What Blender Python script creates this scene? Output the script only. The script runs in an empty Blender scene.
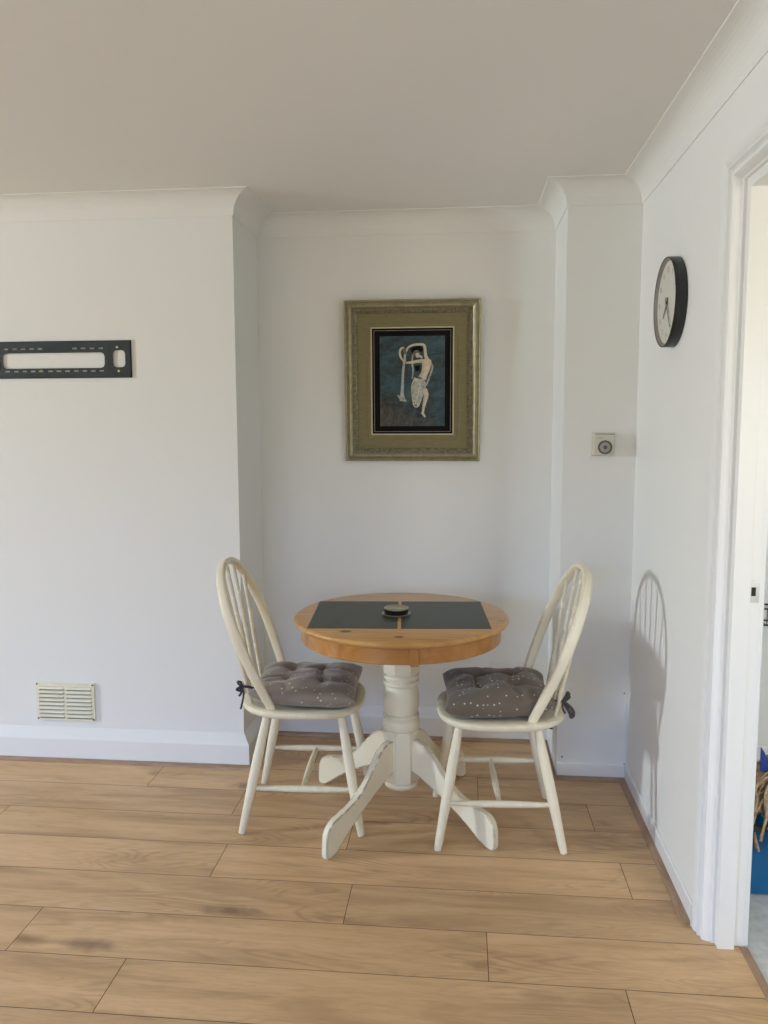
import bpy, bmesh, math, random
from mathutils import Vector, Matrix
random.seed(7)
PI = math.pi
sc = bpy.context.scene
COL = sc.collection

# ------------------------------------------------------------------ measures
H = 2.4; XL = -1.617; XB = -0.284; YA = 0.392; CV = 0.0876
ROOM_X0 = -7.2; ROOM_Y0 = -5.4; WT = 0.115

# ------------------------------------------------------------------ helpers
def link(o, parent=None):
    COL.objects.link(o)
    if parent is not None:
        o.parent = parent
    return o

def tag(o, label, cat, group=None, kind=None):
    o['label'] = label; o['category'] = cat
    if group: o['group'] = group
    if kind: o['kind'] = kind
    return o

def empty(name, loc, rz=0.0):
    o = bpy.data.objects.new(name, None); o.empty_display_size = 0.05
    o.location = loc; o.rotation_euler = (0, 0, rz)
    return link(o)

def obj(name, bm, mats, parent=None, smooth=None, bevel=0.0, bseg=2, subsurf=0):
    bmesh.ops.recalc_face_normals(bm, faces=bm.faces)
    me = bpy.data.meshes.new(name); bm.to_mesh(me); bm.free()
    if not isinstance(mats, (list, tuple)): mats = [mats]
    for m in mats: me.materials.append(m)
    o = bpy.data.objects.new(name, me); link(o, parent)
    if bevel > 0:
        md = o.modifiers.new('bevel', 'BEVEL'); md.width = bevel; md.segments = bseg
        md.limit_method = 'ANGLE'; md.angle_limit = math.radians(35); md.harden_normals = False
    if subsurf:
        md = o.modifiers.new('sub', 'SUBSURF'); md.levels = subsurf; md.render_levels = subsurf
    if smooth is not None:
        for p in me.polygons: p.use_smooth = True
        if smooth < 3:
            try: me.set_sharp_from_angle(angle=smooth)
            except Exception: pass
    return o

def struct(o):
    o['kind'] = 'structure'; return o

def box(bm, x0, x1, y0, y1, z0, z1, mi=0):
    v = [bm.verts.new((x, y, z)) for x in (x0, x1) for y in (y0, y1) for z in (z0, z1)]
    fs = []
    for q in ((0,1,3,2),(4,6,7,5),(0,4,5,1),(2,3,7,6),(0,2,6,4),(1,5,7,3)):
        f = bm.faces.new([v[i] for i in q]); f.material_index = mi; fs.append(f)
    return v

def prism(bm, pts, a, b, axis='z', mi=0):
    """extrude a 2D outline between a and b along axis."""
    def P(p, t):
        if axis == 'z': return (p[0], p[1], t)
        if axis == 'y': return (p[0], t, p[1])
        return (t, p[0], p[1])
    A = [bm.verts.new(P(p, a)) for p in pts]; B = [bm.verts.new(P(p, b)) for p in pts]
    n = len(pts)
    f = bm.faces.new(A); f.material_index = mi
    f = bm.faces.new(B[::-1]); f.material_index = mi
    for i in range(n):
        f = bm.faces.new((A[i], B[i], B[(i+1) % n], A[(i+1) % n])); f.material_index = mi
    return A + B

def lathe(bm, prof, seg=32, center=(0, 0), cap=True, mi=0, nside=None):
    """prof list of (r, z[, nsides-shape]) from bottom to top."""
    rings = []
    for p in prof:
        r, z = p[0], p[1]
        oct_ = len(p) > 2 and p[2]
        ring = []
        for i in range(seg):
            t = 2*PI*i/seg
            rr = r
            if oct_:
                k = PI/4; tt = ((t + (PI/8)) % k) - k/2
                rr = r*math.cos(k/2)/math.cos(tt)*1.04
            ring.append(bm.verts.new((center[0]+rr*math.cos(t), center[1]+rr*math.sin(t), z)))
        rings.append(ring)
    for a, b in zip(rings, rings[1:]):
        for i in range(seg):
            f = bm.faces.new((a[i], a[(i+1) % seg], b[(i+1) % seg], b[i])); f.material_index = mi
    if cap:
        bm.faces.new(rings[0][::-1]).material_index = mi; bm.faces.new(rings[-1]).material_index = mi
    return rings

def frame_at(d, up=Vector((0, 0, 1))):
    d = d.normalized()
    s = d.cross(up)
    if s.length < 1e-4: s = d.cross(Vector((0, 1, 0)))
    s.normalize(); u = s.cross(d).normalized()
    return s, u

def sweep(bm, pts, section, closed=False, up=Vector((0, 0, 1)), caps=True, mi=0):
    """section: function(i, t)-> list of (a, b) offsets in (side, up)."""
    pts = [Vector(p) for p in pts]; n = len(pts); rings = []
    for i, p in enumerate(pts):
        if closed: d = pts[(i+1) % n] - pts[i-1]
        else: d = pts[min(i+1, n-1)] - pts[max(i-1, 0)]
        s, u = frame_at(d, up)
        rings.append([bm.verts.new(p + s*a + u*b) for a, b in section(i, i/max(n-1, 1))])
    m = len(rings[0])
    for k in range(n if closed else n-1):
        a, b = rings[k], rings[(k+1) % n]
        for i in range(m):
            bm.faces.new((a[i], a[(i+1) % m], b[(i+1) % m], b[i])).material_index = mi
    if caps and not closed:
        bm.faces.new(rings[0][::-1]).material_index = mi; bm.faces.new(rings[-1]).material_index = mi

def circ(r, n=12, sx=1.0, sy=1.0):
    return [(r*sx*math.cos(2*PI*i/n), r*sy*math.sin(2*PI*i/n)) for i in range(n)]

def tube(bm, pts, r, n=12, **k):
    f = (lambda i, t: circ(r(t), n)) if callable(r) else (lambda i, t: circ(r, n))
    sweep(bm, pts, f, **k)

def smoothpath(pts, k=6):
    """Catmull-Rom through the points."""
    P = [Vector(p) for p in pts]; out = []
    for i in range(len(P)-1):
        p0 = P[max(i-1, 0)]; p1 = P[i]; p2 = P[i+1]; p3 = P[min(i+2, len(P)-1)]
        for j in range(k):
            t = j/k
            out.append(0.5*((2*p1)+(-p0+p2)*t+(2*p0-5*p1+4*p2-p3)*t*t+(-p0+3*p1-3*p2+p3)*t**3))
    out.append(P[-1]); return out

def offset_poly(poly, o, closed=False):
    """offset a plan polyline to its right-hand (interior) side by o with mitres."""
    n = len(poly); out = []
    def nrm(a, b):
        dx, dy = b[0]-a[0], b[1]-a[1]; l = math.hypot(dx, dy); return (dy/l, -dx/l)
    for i in range(n):
        if closed or 0 < i < n-1:
            n1 = nrm(poly[i-1], poly[i]); n2 = nrm(poly[i], poly[(i+1) % n])
            k = 1 + n1[0]*n2[0]+n1[1]*n2[1]
            m = ((n1[0]+n2[0])/k, (n1[1]+n2[1])/k)
        elif i == 0: m = nrm(poly[0], poly[1])
        else: m = nrm(poly[-2], poly[-1])
        out.append((poly[i][0]+m[0]*o, poly[i][1]+m[1]*o))
    return out

def moulding(bm, poly, prof, closed=False):
    """sweep a closed profile of (offset, z) along a plan polyline, mitred."""
    cols = []
    for o, z in prof:
        cols.append([bm.verts.new((x, y, z)) for x, y in offset_poly(poly, o, closed)])
    n = len(poly); m = len(prof)
    for j in range(n if closed else n-1):
        for i in range(m):
            a, b = cols[i], cols[(i+1) % m]
            bm.faces.new((a[j], a[(j+1) % n], b[(j+1) % n], b[j]))
    if not closed:
        bm.faces.new([c[0] for c in cols]); bm.faces.new([c[-1] for c in cols][::-1])

# ------------------------------------------------------------------ materials
def mat(name, color, rough=0.5, metal=0.0, spec=0.5):
    m = bpy.data.materials.new(name); m.use_nodes = True
    b = m.node_tree.nodes['Principled BSDF']
    b.inputs['Base Color'].default_value = (*color, 1)
    b.inputs['Roughness'].default_value = rough
    b.inputs['Metallic'].default_value = metal
    b.inputs['Specular IOR Level'].default_value = spec
    return m, m.node_tree, b

def N(nt, t, **k):
    n = nt.nodes.new(t)
    for a, v in k.items(): setattr(n, a, v)
    return n

def math_(nt, op, a, b=None, clamp=False):
    n = N(nt, 'ShaderNodeMath', operation=op, use_clamp=clamp)
    for i, v in enumerate((a, b)):
        if v is None: continue
        if isinstance(v, (int, float)): n.inputs[i].default_value = v
        else: nt.links.new(v, n.inputs[i])
    return n.outputs[0]

def noise(nt, scale, detail=3, rough=0.5, vec=None, dist=0.0):
    n = N(nt, 'ShaderNodeTexNoise'); n.inputs['Scale'].default_value = scale
    n.inputs['Detail'].default_value = detail; n.inputs['Roughness'].default_value = rough
    n.inputs['Distortion'].default_value = dist
    if vec is not None: nt.links.new(vec, n.inputs['Vector'])
    return n.outputs['Fac']

def ramp(nt, fac, stops):
    n = N(nt, 'ShaderNodeValToRGB'); nt.links.new(fac, n.inputs[0])
    e = n.color_ramp.elements
    while len(e) < len(stops): e.new(0.5)
    for el, (p, c) in zip(e, stops):
        el.position = p; el.color = (*c, 1) if len(c) == 3 else c
    return n.outputs[0]

def mixc(nt, fac, a, b, mode='MIX'):
    n = N(nt, 'ShaderNodeMix', data_type='RGBA', blend_type=mode)
    for i, v in ((0, fac), (6, a), (7, b)):
        if isinstance(v, (int, float)): n.inputs[i].default_value = v
        elif isinstance(v, tuple): n.inputs[i].default_value = (*v, 1)
        else: nt.links.new(v, n.inputs[i])
    return n.outputs[2]

def mapping(nt, src, scale=(1, 1, 1), loc=(0, 0, 0), rot=(0, 0, 0)):
    n = N(nt, 'ShaderNodeMapping'); nt.links.new(src, n.inputs[0])
    n.inputs['Scale'].default_value = scale; n.inputs['Location'].default_value = loc
    n.inputs['Rotation'].default_value = rot
    return n.outputs[0]

def bump(nt, b, height, strength=0.2, dist=0.01):
    n = N(nt, 'ShaderNodeBump'); n.inputs['Strength'].default_value = strength
    n.inputs['Distance'].default_value = dist
    nt.links.new(height, n.inputs['Height']); nt.links.new(n.outputs[0], b.inputs['Normal'])

def objco(nt):
    return N(nt, 'ShaderNodeTexCoord').outputs['Object']

def paint(name, color, rough=0.6, bs=0.08, scale=60, var=0.02):
    m, nt, b = mat(name, color, rough, spec=0.3)
    co = objco(nt)
    f = noise(nt, scale, 4, 0.6, co); f2 = noise(nt, 1.7, 3, 0.5, co)
    dark = tuple(c*(1-var) for c in color)
    nt.links.new(mixc(nt, f2, dark, color), b.inputs['Base Color'])
    bump(nt, b, f, bs, 0.002)
    return m

M = {}
M['wall'] = paint('wall paint', (0.793, 0.795, 0.772), 0.65, 0.12, 90)
M['ceiling'] = paint('ceiling paint', (0.80, 0.80, 0.775), 0.8, 0.15, 70)
M['coving'] = paint('coving paint', (0.79, 0.788, 0.762), 0.6, 0.05, 60)
M['gloss'] = paint('white gloss paint', (0.80, 0.80, 0.785), 0.3, 0.05, 25)
M['jamb'] = paint('door lining paint', (0.82, 0.815, 0.79), 0.35, 0.05, 25)
M['upvc'] = paint('white window frame', (0.82, 0.82, 0.82), 0.3, 0.01, 25)

# worn cream furniture paint: brown wood shows on rubbed edges and in small chips
def worn(name, color, amt=0.5):
    m, nt, b = mat(name, color, 0.42, spec=0.4)
    co = objco(nt)
    geo = N(nt, 'ShaderNodeNewGeometry')
    bv = N(nt, 'ShaderNodeBevel'); bv.samples = 4; bv.inputs['Radius'].default_value = 0.006
    dp = N(nt, 'ShaderNodeVectorMath', operation='DOT_PRODUCT')
    nt.links.new(bv.outputs[0], dp.inputs[0]); nt.links.new(geo.outputs['Normal'], dp.inputs[1])
    edge = math_(nt, 'MULTIPLY', math_(nt, 'SUBTRACT', 1.0, dp.outputs['Value']), 20.0, True)
    chip = noise(nt, 26, 5, 0.7, co)
    w = math_(nt, 'MULTIPLY', edge, math_(nt, 'MULTIPLY', math_(nt, 'SUBTRACT', chip, 0.41), 14.0, True), True)
    spots = math_(nt, 'MULTIPLY', math_(nt, 'SUBTRACT', noise(nt, 45, 3, 0.6, mapping(nt, co, (1, 1, 0.6), (3, 1, 2))), 0.735), 40.0, True)
    w = math_(nt, 'MULTIPLY', math_(nt, 'MAXIMUM', w, math_(nt, 'MULTIPLY', spots, 0.5)), amt, True)
    tone = noise(nt, 9, 4, 0.6, co)
    base = mixc(nt, tone, tuple(c*0.9 for c in color), color)
    nt.links.new(mixc(nt, w, base, (0.11, 0.065, 0.035)), b.inputs['Base Color'])
    bump(nt, b, noise(nt, 40, 4, 0.6, co), 0.05, 0.001)
    return m
M['cream'] = worn('worn cream chair paint', (0.84, 0.77, 0.59), 0.8)
M['cream_table'] = worn('worn cream pedestal paint', (0.83, 0.765, 0.59), 1.0)
M['cream_column'] = worn('cream pedestal column paint', (0.82, 0.75, 0.575), 0.22)

# honey pine
def pine(name, c1, c2, c3, rough=0.22, knots=()):
    m, nt, b = mat(name, c1, rough)
    co = objco(nt)
    g = noise(nt, 3.0, 5, 0.6, mapping(nt, co, (1.2, 14, 6)), 0.6)
    g2 = noise(nt, 30, 3, 0.5, mapping(nt, co, (0.6, 8, 8)))
    b.inputs['Specular IOR Level'].default_value = 0.3
    c = ramp(nt, g, [(0.3, c2), (0.5, c1), (0.72, c3)])
    c = mixc(nt, math_(nt, 'MULTIPLY', g2, 0.25), c, c2)
    # knots
    v = N(nt, 'ShaderNodeTexVoronoi'); v.inputs['Scale'].default_value = 3.6
    nt.links.new(mapping(nt, co, (1, 1.7, 1), (0.31, 0.12, 0.0)), v.inputs['Vector'])
    k = math_(nt, 'MULTIPLY', math_(nt, 'SUBTRACT', 0.085, v.outputs['Distance']), 22.0, True)
    c = mixc(nt, k, c, (0.10, 0.035, 0.012))
    for kx, ky, kr in knots:
        sv = N(nt, 'ShaderNodeVectorMath', operation='DISTANCE')
        nt.links.new(mapping(nt, co, (1, 1.35, 0)), sv.inputs[0]); sv.inputs[1].default_value = (kx, ky*1.35, 0)
        dd = math_(nt, 'ADD', sv.outputs['Value'], math_(nt, 'MULTIPLY', math_(nt, 'SUBTRACT', g2, 0.5), 0.014))
        c = mixc(nt, math_(nt, 'MULTIPLY', math_(nt, 'SUBTRACT', kr, dd), 90.0, True), c, (0.13, 0.045, 0.014))
    nt.links.new(c, b.inputs['Base Color'])
    b.inputs['Coat Weight'].default_value = 0.25; b.inputs['Coat Roughness'].default_value = 0.12
    bump(nt, b, g2, 0.05, 0.002)
    return m
KN = ((-0.171, -0.266, 0.026), (0.018, -0.322, 0.021))
M['pine'] = pine('honey pine', (0.53, 0.285, 0.095), (0.44, 0.215, 0.062), (0.61, 0.35, 0.125), 0.3, KN)
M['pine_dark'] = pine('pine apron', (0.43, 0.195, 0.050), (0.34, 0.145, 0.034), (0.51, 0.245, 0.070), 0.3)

def speckle(name, c1, c2, scale, rough, bs=0.1):
    m, nt, b = mat(name, c1, rough)
    f = noise(nt, scale, 4, 0.65, objco(nt))
    nt.links.new(ramp(nt, f, [(0.35, c1), (0.65, c2)]), b.inputs['Base Color'])
    bump(nt, b, f, bs, 0.001)
    return m
M['slate'] = speckle('dark green slate tile', (0.030, 0.040, 0.034), (0.039, 0.050, 0.042), 30, 0.42)
M['grout'] = speckle('wood strip', (0.38, 0.21, 0.09), (0.46, 0.26, 0.11), 40, 0.35)

# floor planks; colour attribute 'plank' gives each board its own offset
def laminate():
    m, nt, b = mat('oak laminate', (0.5, 0.35, 0.22), 0.36, spec=0.45)
    at = N(nt, 'ShaderNodeAttribute'); at.attribute_name = 'plank'
    co = objco(nt)
    sep = N(nt, 'ShaderNodeSeparateColor'); nt.links.new(at.outputs['Color'], sep.inputs[0])
    off = N(nt, 'ShaderNodeVectorMath', operation='MULTIPLY_ADD')
    nt.links.new(at.outputs['Color'], off.inputs[0]); off.inputs[1].default_value = (37, 23, 11)
    nt.links.new(co, off.inputs[2])
    v = off.outputs[0]
    fine = noise(nt, 10, 6, 0.7, mapping(nt, v, (1.3, 12, 1)), 0.5)
    warp = noise(nt, 2.4, 3, 0.5, mapping(nt, v, (0.8, 3.0, 1)))
    broad = noise(nt, 1.8, 4, 0.55, mapping(nt, v, (0.8, 6.5, 1)), 0.9)
    # cathedral rings
    hgt = noise(nt, 1.5, 2, 0.45, mapping(nt, v, (0.9, 4.2, 1), (5, 2, 0)), 0.4)
    lines = math_(nt, 'ADD', math_(nt, 'MULTIPLY', math_(nt, 'SINE', math_(nt, 'MULTIPLY', hgt, 150.0)), 0.5), 0.5)
    wmask = math_(nt, 'MULTIPLY', math_(nt, 'SUBTRACT', warp, 0.45), 5.0, True)
    c = ramp(nt, broad, [(0.28, (0.41, 0.255, 0.130)), (0.5, (0.60, 0.388, 0.205)), (0.75, (0.69, 0.465, 0.26))])
    c = mixc(nt, math_(nt, 'MULTIPLY', math_(nt, 'SUBTRACT', fine, 0.42, True), 1.3, True), c, (0.37, 0.235, 0.118))
    ring = math_(nt, 'MULTIPLY', math_(nt, 'MULTIPLY', math_(nt, 'POWER', lines, 2.5), wmask), 0.45, True)
    c = mixc(nt, ring, c, (0.30, 0.18, 0.09))
    # knots, long along the board
    vo = N(nt, 'ShaderNodeTexVoronoi'); vo.inputs['Scale'].default_value = 2.1
    dv = N(nt, 'ShaderNodeVectorMath', operation='MULTIPLY_ADD')
    nz = N(nt, 'ShaderNodeTexNoise'); nz.inputs['Scale'].default_value = 22
    nt.links.new(v, nz.inputs['Vector'])
    nt.links.new(nz.outputs['Color'], dv.inputs[0]); dv.inputs[1].default_value = (0.09, 0.05, 0)
    nt.links.new(mapping(nt, v, (0.75, 2.1, 1)), dv.inputs[2])
    nt.links.new(dv.outputs[0], vo.inputs['Vector'])
    kn = math_(nt, 'MULTIPLY', math_(nt, 'SUBTRACT', 0.165, vo.outputs['Distance']), 8.0, True)
    c = mixc(nt, math_(nt, 'MULTIPLY', kn, 0.75), c, (0.17, 0.09, 0.045))
    # board to board tone
    tone = math_(nt, 'ADD', math_(nt, 'MULTIPLY', sep.outputs[0], 0.16), 0.92)
    cm = N(nt, 'ShaderNodeVectorMath', operation='SCALE'); nt.links.new(c, cm.inputs[0]); nt.links.new(tone, cm.inputs['Scale'])
    nt.links.new(cm.outputs[0], b.inputs['Base Color'])
    bump(nt, b, fine, 0.10, 0.001)
    r = math_(nt, 'ADD', math_(nt, 'MULTIPLY', fine, 0.12), 0.33)
    nt.links.new(r, b.inputs['Roughness'])
    return m
M['laminate'] = laminate()
M['seam'] = mat('board seam', (0.085, 0.05, 0.03), 0.8)[0]
def bead_wood():
    m, nt, b = mat('brown edging wood', (0.34, 0.22, 0.14), 0.4)
    f = noise(nt, 12, 4, 0.6, mapping(nt, objco(nt), (1, 1, 10)))
    nt.links.new(ramp(nt, f, [(0.3, (0.27, 0.165, 0.10)), (0.7, (0.40, 0.265, 0.17))]), b.inputs['Base Color'])
    return m
M['bead'] = bead_wood()

# quilted fabric with little pale dots, laid out in the pad's own uv
def fabric(name, c1, c2, dot, dscale, dr, rough=0.9, sheen=0.3, rand=0.75):
    m, nt, b = mat(name, c1, rough, spec=0.25)
    b.inputs['Sheen Weight'].default_value = sheen
    tc = N(nt, 'ShaderNodeTexCoord')
    v = N(nt, 'ShaderNodeTexVoronoi', voronoi_dimensions='3D'); v.inputs['Scale'].default_value = dscale
    v.inputs['Randomness'].default_value = rand
    nt.links.new(tc.outputs['Object'], v.inputs['Vector'])
    d = math_(nt, 'MULTIPLY', math_(nt, 'SUBTRACT', dr, v.outputs['Distance']), 25.0, True)
    f = noise(nt, 9, 4, 0.6, tc.outputs['Object'])
    c = mixc(nt, f, c1, c2)
    nt.links.new(mixc(nt, d, c, dot), b.inputs['Base Color'])
    weave = noise(nt, 500, 2, 0.5, tc.outputs['Object']); bump(nt, b, weave, 0.25, 0.0008)
    return m
M['cush_l'] = fabric('taupe satin fabric', (0.195, 0.158, 0.125), (0.255, 0.210, 0.170), (0.58, 0.55, 0.50), 50, 0.19, 0.50, 0.4, 0.95)
M['cush_r'] = fabric('brown dotted fabric', (0.132, 0.104, 0.076), (0.162, 0.130, 0.098), (0.62, 0.58, 0.52), 50, 0.18, 0.85, 0.2, 0.45)
M['ribbon_l'] = mat('dark grey ribbon', (0.030, 0.032, 0.040), 0.6)[0]
M['ribbon_r'] = mat('brown ribbon', (0.060, 0.048, 0.045), 0.8)[0]

def brushed(name, c1, c2, rough, metal, scale=(1, 1, 1), s=40):
    m, nt, b = mat(name, c1, rough, metal)
    f = noise(nt, s, 4, 0.6, mapping(nt, objco(nt), scale))
    nt.links.new(ramp(nt, f, [(0.35, c1), (0.65, c2)]), b.inputs['Base Color'])
    bump(nt, b, f, 0.12, 0.001)
    return m
M['frame'] = brushed('champagne frame', (0.27, 0.245, 0.15), (0.36, 0.325, 0.21), 0.36, 0.55)
M['frame_bead'] = brushed('dark frame beading', (0.11, 0.095, 0.055), (0.26, 0.235, 0.15), 0.45, 0.4, s=90)
M['mount'] = brushed('olive gold mount', (0.175, 0.150, 0.068), (0.215, 0.187, 0.090), 0.6, 0.15, (1, 1, 12), 30)
M['mount_gold'] = brushed('pale gold fillet', (0.48, 0.44, 0.30), (0.54, 0.50, 0.36), 0.4, 0.3)
M['black'] = mat('black mount', (0.003, 0.003, 0.0035), 0.6, 0.0, 0.12)[0]
M['grey_line'] = mat('pewter line', (0.20, 0.18, 0.17), 0.4, 0.3)[0]
def artwork():
    m, nt, b = mat('teal painted panel', (0.02, 0.05, 0.06), 0.5)
    co = objco(nt)
    f = noise(nt, 9, 6, 0.7, mapping(nt, co, (1, 1, 1.8)), 1.2)
    c = ramp(nt, f, [(0.34, (0.006, 0.009, 0.009)), (0.45, (0.009, 0.028, 0.036)), (0.56, (0.016, 0.062, 0.085)), (0.70, (0.055, 0.100, 0.105))])
    st = noise(nt, 55, 5, 0.7, mapping(nt, co, (2, 1, 0.8)))
    c = mixc(nt, math_(nt, 'MULTIPLY', math_(nt, 'SUBTRACT', st, 0.5, True), 1.6, True), c, (0.085, 0.105, 0.10))
    # earthy bank in the lower left corner of the scene
    s = N(nt, 'ShaderNodeSeparateXYZ'); nt.links.new(co, s.inputs[0])
    k = math_(nt, 'SUBTRACT', -0.105, math_(nt, 'ADD', s.outputs[2], math_(nt, 'MULTIPLY', s.outputs[0], 0.55)))
    k = math_(nt, 'ADD', k, math_(nt, 'MULTIPLY', math_(nt, 'SUBTRACT', f, 0.5), 0.25))
    k = math_(nt, 'MULTIPLY', k, 14.0, True)
    c = mixc(nt, math_(nt, 'MULTIPLY', k, 0.75), c, ramp(nt, st, [(0.4, (0.022, 0.020, 0.015)), (0.65, (0.115, 0.088, 0.055))]))
    nt.links.new(c, b.inputs['Base Color']); bump(nt, b, st, 0.5, 0.003)
    return m
M['art'] = artwork()
M['figure'] = speckle('ivory relief', (0.50, 0.43, 0.31), (0.62, 0.56, 0.44), 60, 0.45)
M['drape'] = speckle('silver drapery relief', (0.24, 0.26, 0.24), (0.50, 0.50, 0.44), 70, 0.45)
M['water'] = speckle('pale water relief', (0.22, 0.26, 0.25), (0.48, 0.47, 0.40), 60, 0.4)
M['hair'] = speckle('auburn hair relief', (0.10, 0.07, 0.05), (0.26, 0.20, 0.14), 60, 0.5)

M['clock_rim'] = speckle('black clock case', (0.010, 0.012, 0.014), (0.014, 0.017, 0.019), 40, 0.42)
M['clock_face'] = mat('pale grey dial', (0.60, 0.585, 0.53), 0.5)[0]
M['clock_inner'] = mat('grey inner rim', (0.22, 0.20, 0.18), 0.5)[0]
M['clock_ink'] = mat('grey dial ink', (0.34, 0.33, 0.31), 0.6)[0]
M['hand'] = mat('bronze grey hand', (0.16, 0.14, 0.11), 0.4, 0.3)[0]
M['plastic_cream'] = speckle('cream plastic', (0.60, 0.58, 0.48), (0.64, 0.62, 0.52), 30, 0.4)
M['plastic_white'] = speckle('white plastic', (0.66, 0.66, 0.66), (0.70, 0.70, 0.70), 30, 0.35)
M['dial'] = mat('grey dial plastic', (0.10, 0.095, 0.085), 0.4)[0]
M['dial_light'] = mat('light dial plastic', (0.34, 0.33, 0.30), 0.4)[0]
M['bracket'] = speckle('dark green powder coat', (0.016, 0.026, 0.028), (0.022, 0.034, 0.036), 80, 0.45)
M['brass'] = brushed('brass', (0.50, 0.38, 0.16), (0.60, 0.47, 0.22), 0.3, 0.9)
M['steel'] = brushed('steel', (0.50, 0.50, 0.48), (0.60, 0.60, 0.58), 0.3, 0.9)
M['dark_screw'] = mat('dark screw head', (0.07, 0.065, 0.06), 0.5, 0.4)[0]
M['dark_hole'] = mat('dark recess', (0.02, 0.018, 0.016), 0.8)[0]
M['vent'] = speckle('cream painted vent', (0.76, 0.725, 0.58), (0.80, 0.765, 0.62), 30, 0.4)
M['vent_gap_shade'] = mat('painted vent gap shade', (0.05, 0.042, 0.032), 0.8)[0]  # near-black colour paints in the shade between the louvres
M['tin_black'] = mat('gloss black tin', (0.012, 0.011, 0.010), 0.15)[0]
M['tin_gold'] = brushed('gold lid', (0.34, 0.31, 0.20), (0.42, 0.38, 0.25), 0.28, 0.7)
M['blue'] = speckle('blue plastic', (0.0, 0.10, 0.27), (0.0, 0.115, 0.30), 20, 0.45)
M['navy'] = speckle('royal blue plastic', (0.012, 0.035, 0.22), (0.018, 0.045, 0.27), 20, 0.4)
M['grey_plastic'] = mat('dark grey rim', (0.06, 0.055, 0.06), 0.5)[0]
def straw():
    m, nt, b = mat('beige mop cotton', (0.5, 0.4, 0.27), 0.9)
    f = noise(nt, 60, 4, 0.6, objco(nt))
    nt.links.new(ramp(nt, f, [(0.3, (0.30, 0.20, 0.11)), (0.7, (0.62, 0.48, 0.32))]), b.inputs['Base Color'])
    return m
M['straw'] = straw()
M['vinyl'] = speckle('pale grey vinyl', (0.50, 0.52, 0.52), (0.64, 0.655, 0.65), 28, 0.5)
M['wire'] = mat('dark wire', (0.04, 0.04, 0.045), 0.4, 0.5)[0]

def pane():
    m = bpy.data.materials.new('window glass'); m.use_nodes = True; nt = m.node_tree
    nt.nodes.remove(nt.nodes['Principled BSDF'])
    out = nt.nodes['Material Output']
    t = N(nt, 'ShaderNodeBsdfTransparent'); g = N(nt, 'ShaderNodeBsdfGlossy'); g.inputs['Roughness'].default_value = 0.02
    mx = N(nt, 'ShaderNodeMixShader'); mx.inputs[0].default_value = 0.06
    nt.links.new(t.outputs[0], mx.inputs[1]); nt.links.new(g.outputs[0], mx.inputs[2]); nt.links.new(mx.outputs[0], out.inputs[0])
    return m
M['glass'] = pane()

# ------------------------------------------------------------------ room shell
# far wall with its chimney breast, alcove and boxed-in column
bm = bmesh.new()
prism(bm, [(ROOM_X0-0.2, 0), (XL, 0), (XL, YA), (XB, YA), (XB, 0), (0.0, 0), (0.0, 0.55), (ROOM_X0-0.2, 0.55)], -0.15, H+0.15)
struct(obj('wall_back', bm, M['wall']))

def wall_with_hole(name, axis, t0, t1, a0, a1, h0, h1, z0, z1, m, top=H+0.15):
    """wall slab, thickness t0..t1 along the other axis, opening a from h0..h1, z0..z1"""
    bm = bmesh.new()
    def B(a, b, c, d):
        if axis == 'x': box(bm, a, b, t0, t1, c, d)
        else: box(bm, t0, t1, a, b, c, d)
    B(a0, h0, -0.15, top); B(h1, a1, -0.15, top); B(h0, h1, z1, top)
    if z0 > -0.1: B(h0, h1, -0.15, z0)
    return struct(obj(name, bm, m))

DY0, DY1, DZ = -1.84, -1.076, 2.069     # door frame opening in the right wall
AO = 0.096                               # the moulded reveal starts this far outside it
wall_with_hole('wall_right', 'y', 0.0, WT, ROOM_Y0, 0.55, DY0-AO, DY1+AO, -0.2, DZ+AO, M['wall'])
# side window far down the room on the left, and a broad one behind the camera
W1 = (-2.07, -1.77, 1.62, 2.30)
W2 = (-4.6, -1.5, 0.06, 2.22)
wall_with_hole('wall_left', 'y', ROOM_X0-0.2, ROOM_X0, ROOM_Y0, 0.0, W1[0], W1[1], W1[2], W1[3], M['wall'])
wall_with_hole('wall_front', 'x', ROOM_Y0-0.2, ROOM_Y0, ROOM_X0-0.2, WT, W2[0], W2[1], W2[2], W2[3], M['wall'])
bm = bmesh.new(); box(bm, ROOM_X0-0.2, WT/2, ROOM_Y0-0.2, 0.55, H, H+0.15); struct(obj('ceiling', bm, M['ceiling']))

def window(name, axis, t, a0, a1, z0, z1, nmul, inward):
    bm = bmesh.new(); f = 0.055
    def B(a, b, c, d, dt=0.03):
        if axis == 'x': box(bm, a, b, t-dt, t+dt, c, d)
        else: box(bm, t-dt, t+dt, a, b, c, d)
    B(a0, a0+f, z0, z1); B(a1-f, a1, z0, z1); B(a0+f, a1-f, z0, z0+f); B(a0+f, a1-f, z1-f, z1)
    for k in range(1, nmul):
        c = a0+(a1-a0)*k/nmul; B(c-0.03, c+0.03, z0+f, z1-f)
    w = struct(obj(name, bm, M['upvc'], bevel=0.004))
    bm = bmesh.new(); B(a0+f, a1-f, z0+f, z1-f, 0.003); obj('window_pane', bm, M['glass'], w)
    bm = bmesh.new(); s = t+inward*0.14
    lo, hi = min(t+inward*0.03, s), max(t+inward*0.03, s)
    if axis == 'x': box(bm, a0, a1, lo, hi, z0, z0+0.02)
    else: box(bm, lo, hi, a0, a1, z0, z0+0.02)
    obj('window_sill', bm, M['gloss'], w, bevel=0.004)
    return w
window('window_1', 'y', ROOM_X0-0.12, W1[0], W1[1], W1[2], W1[3], 1, 1)
window('window_2', 'x', ROOM_Y0-0.12, W2[0], W2[1], W2[2], W2[3], 3, 1)

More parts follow.
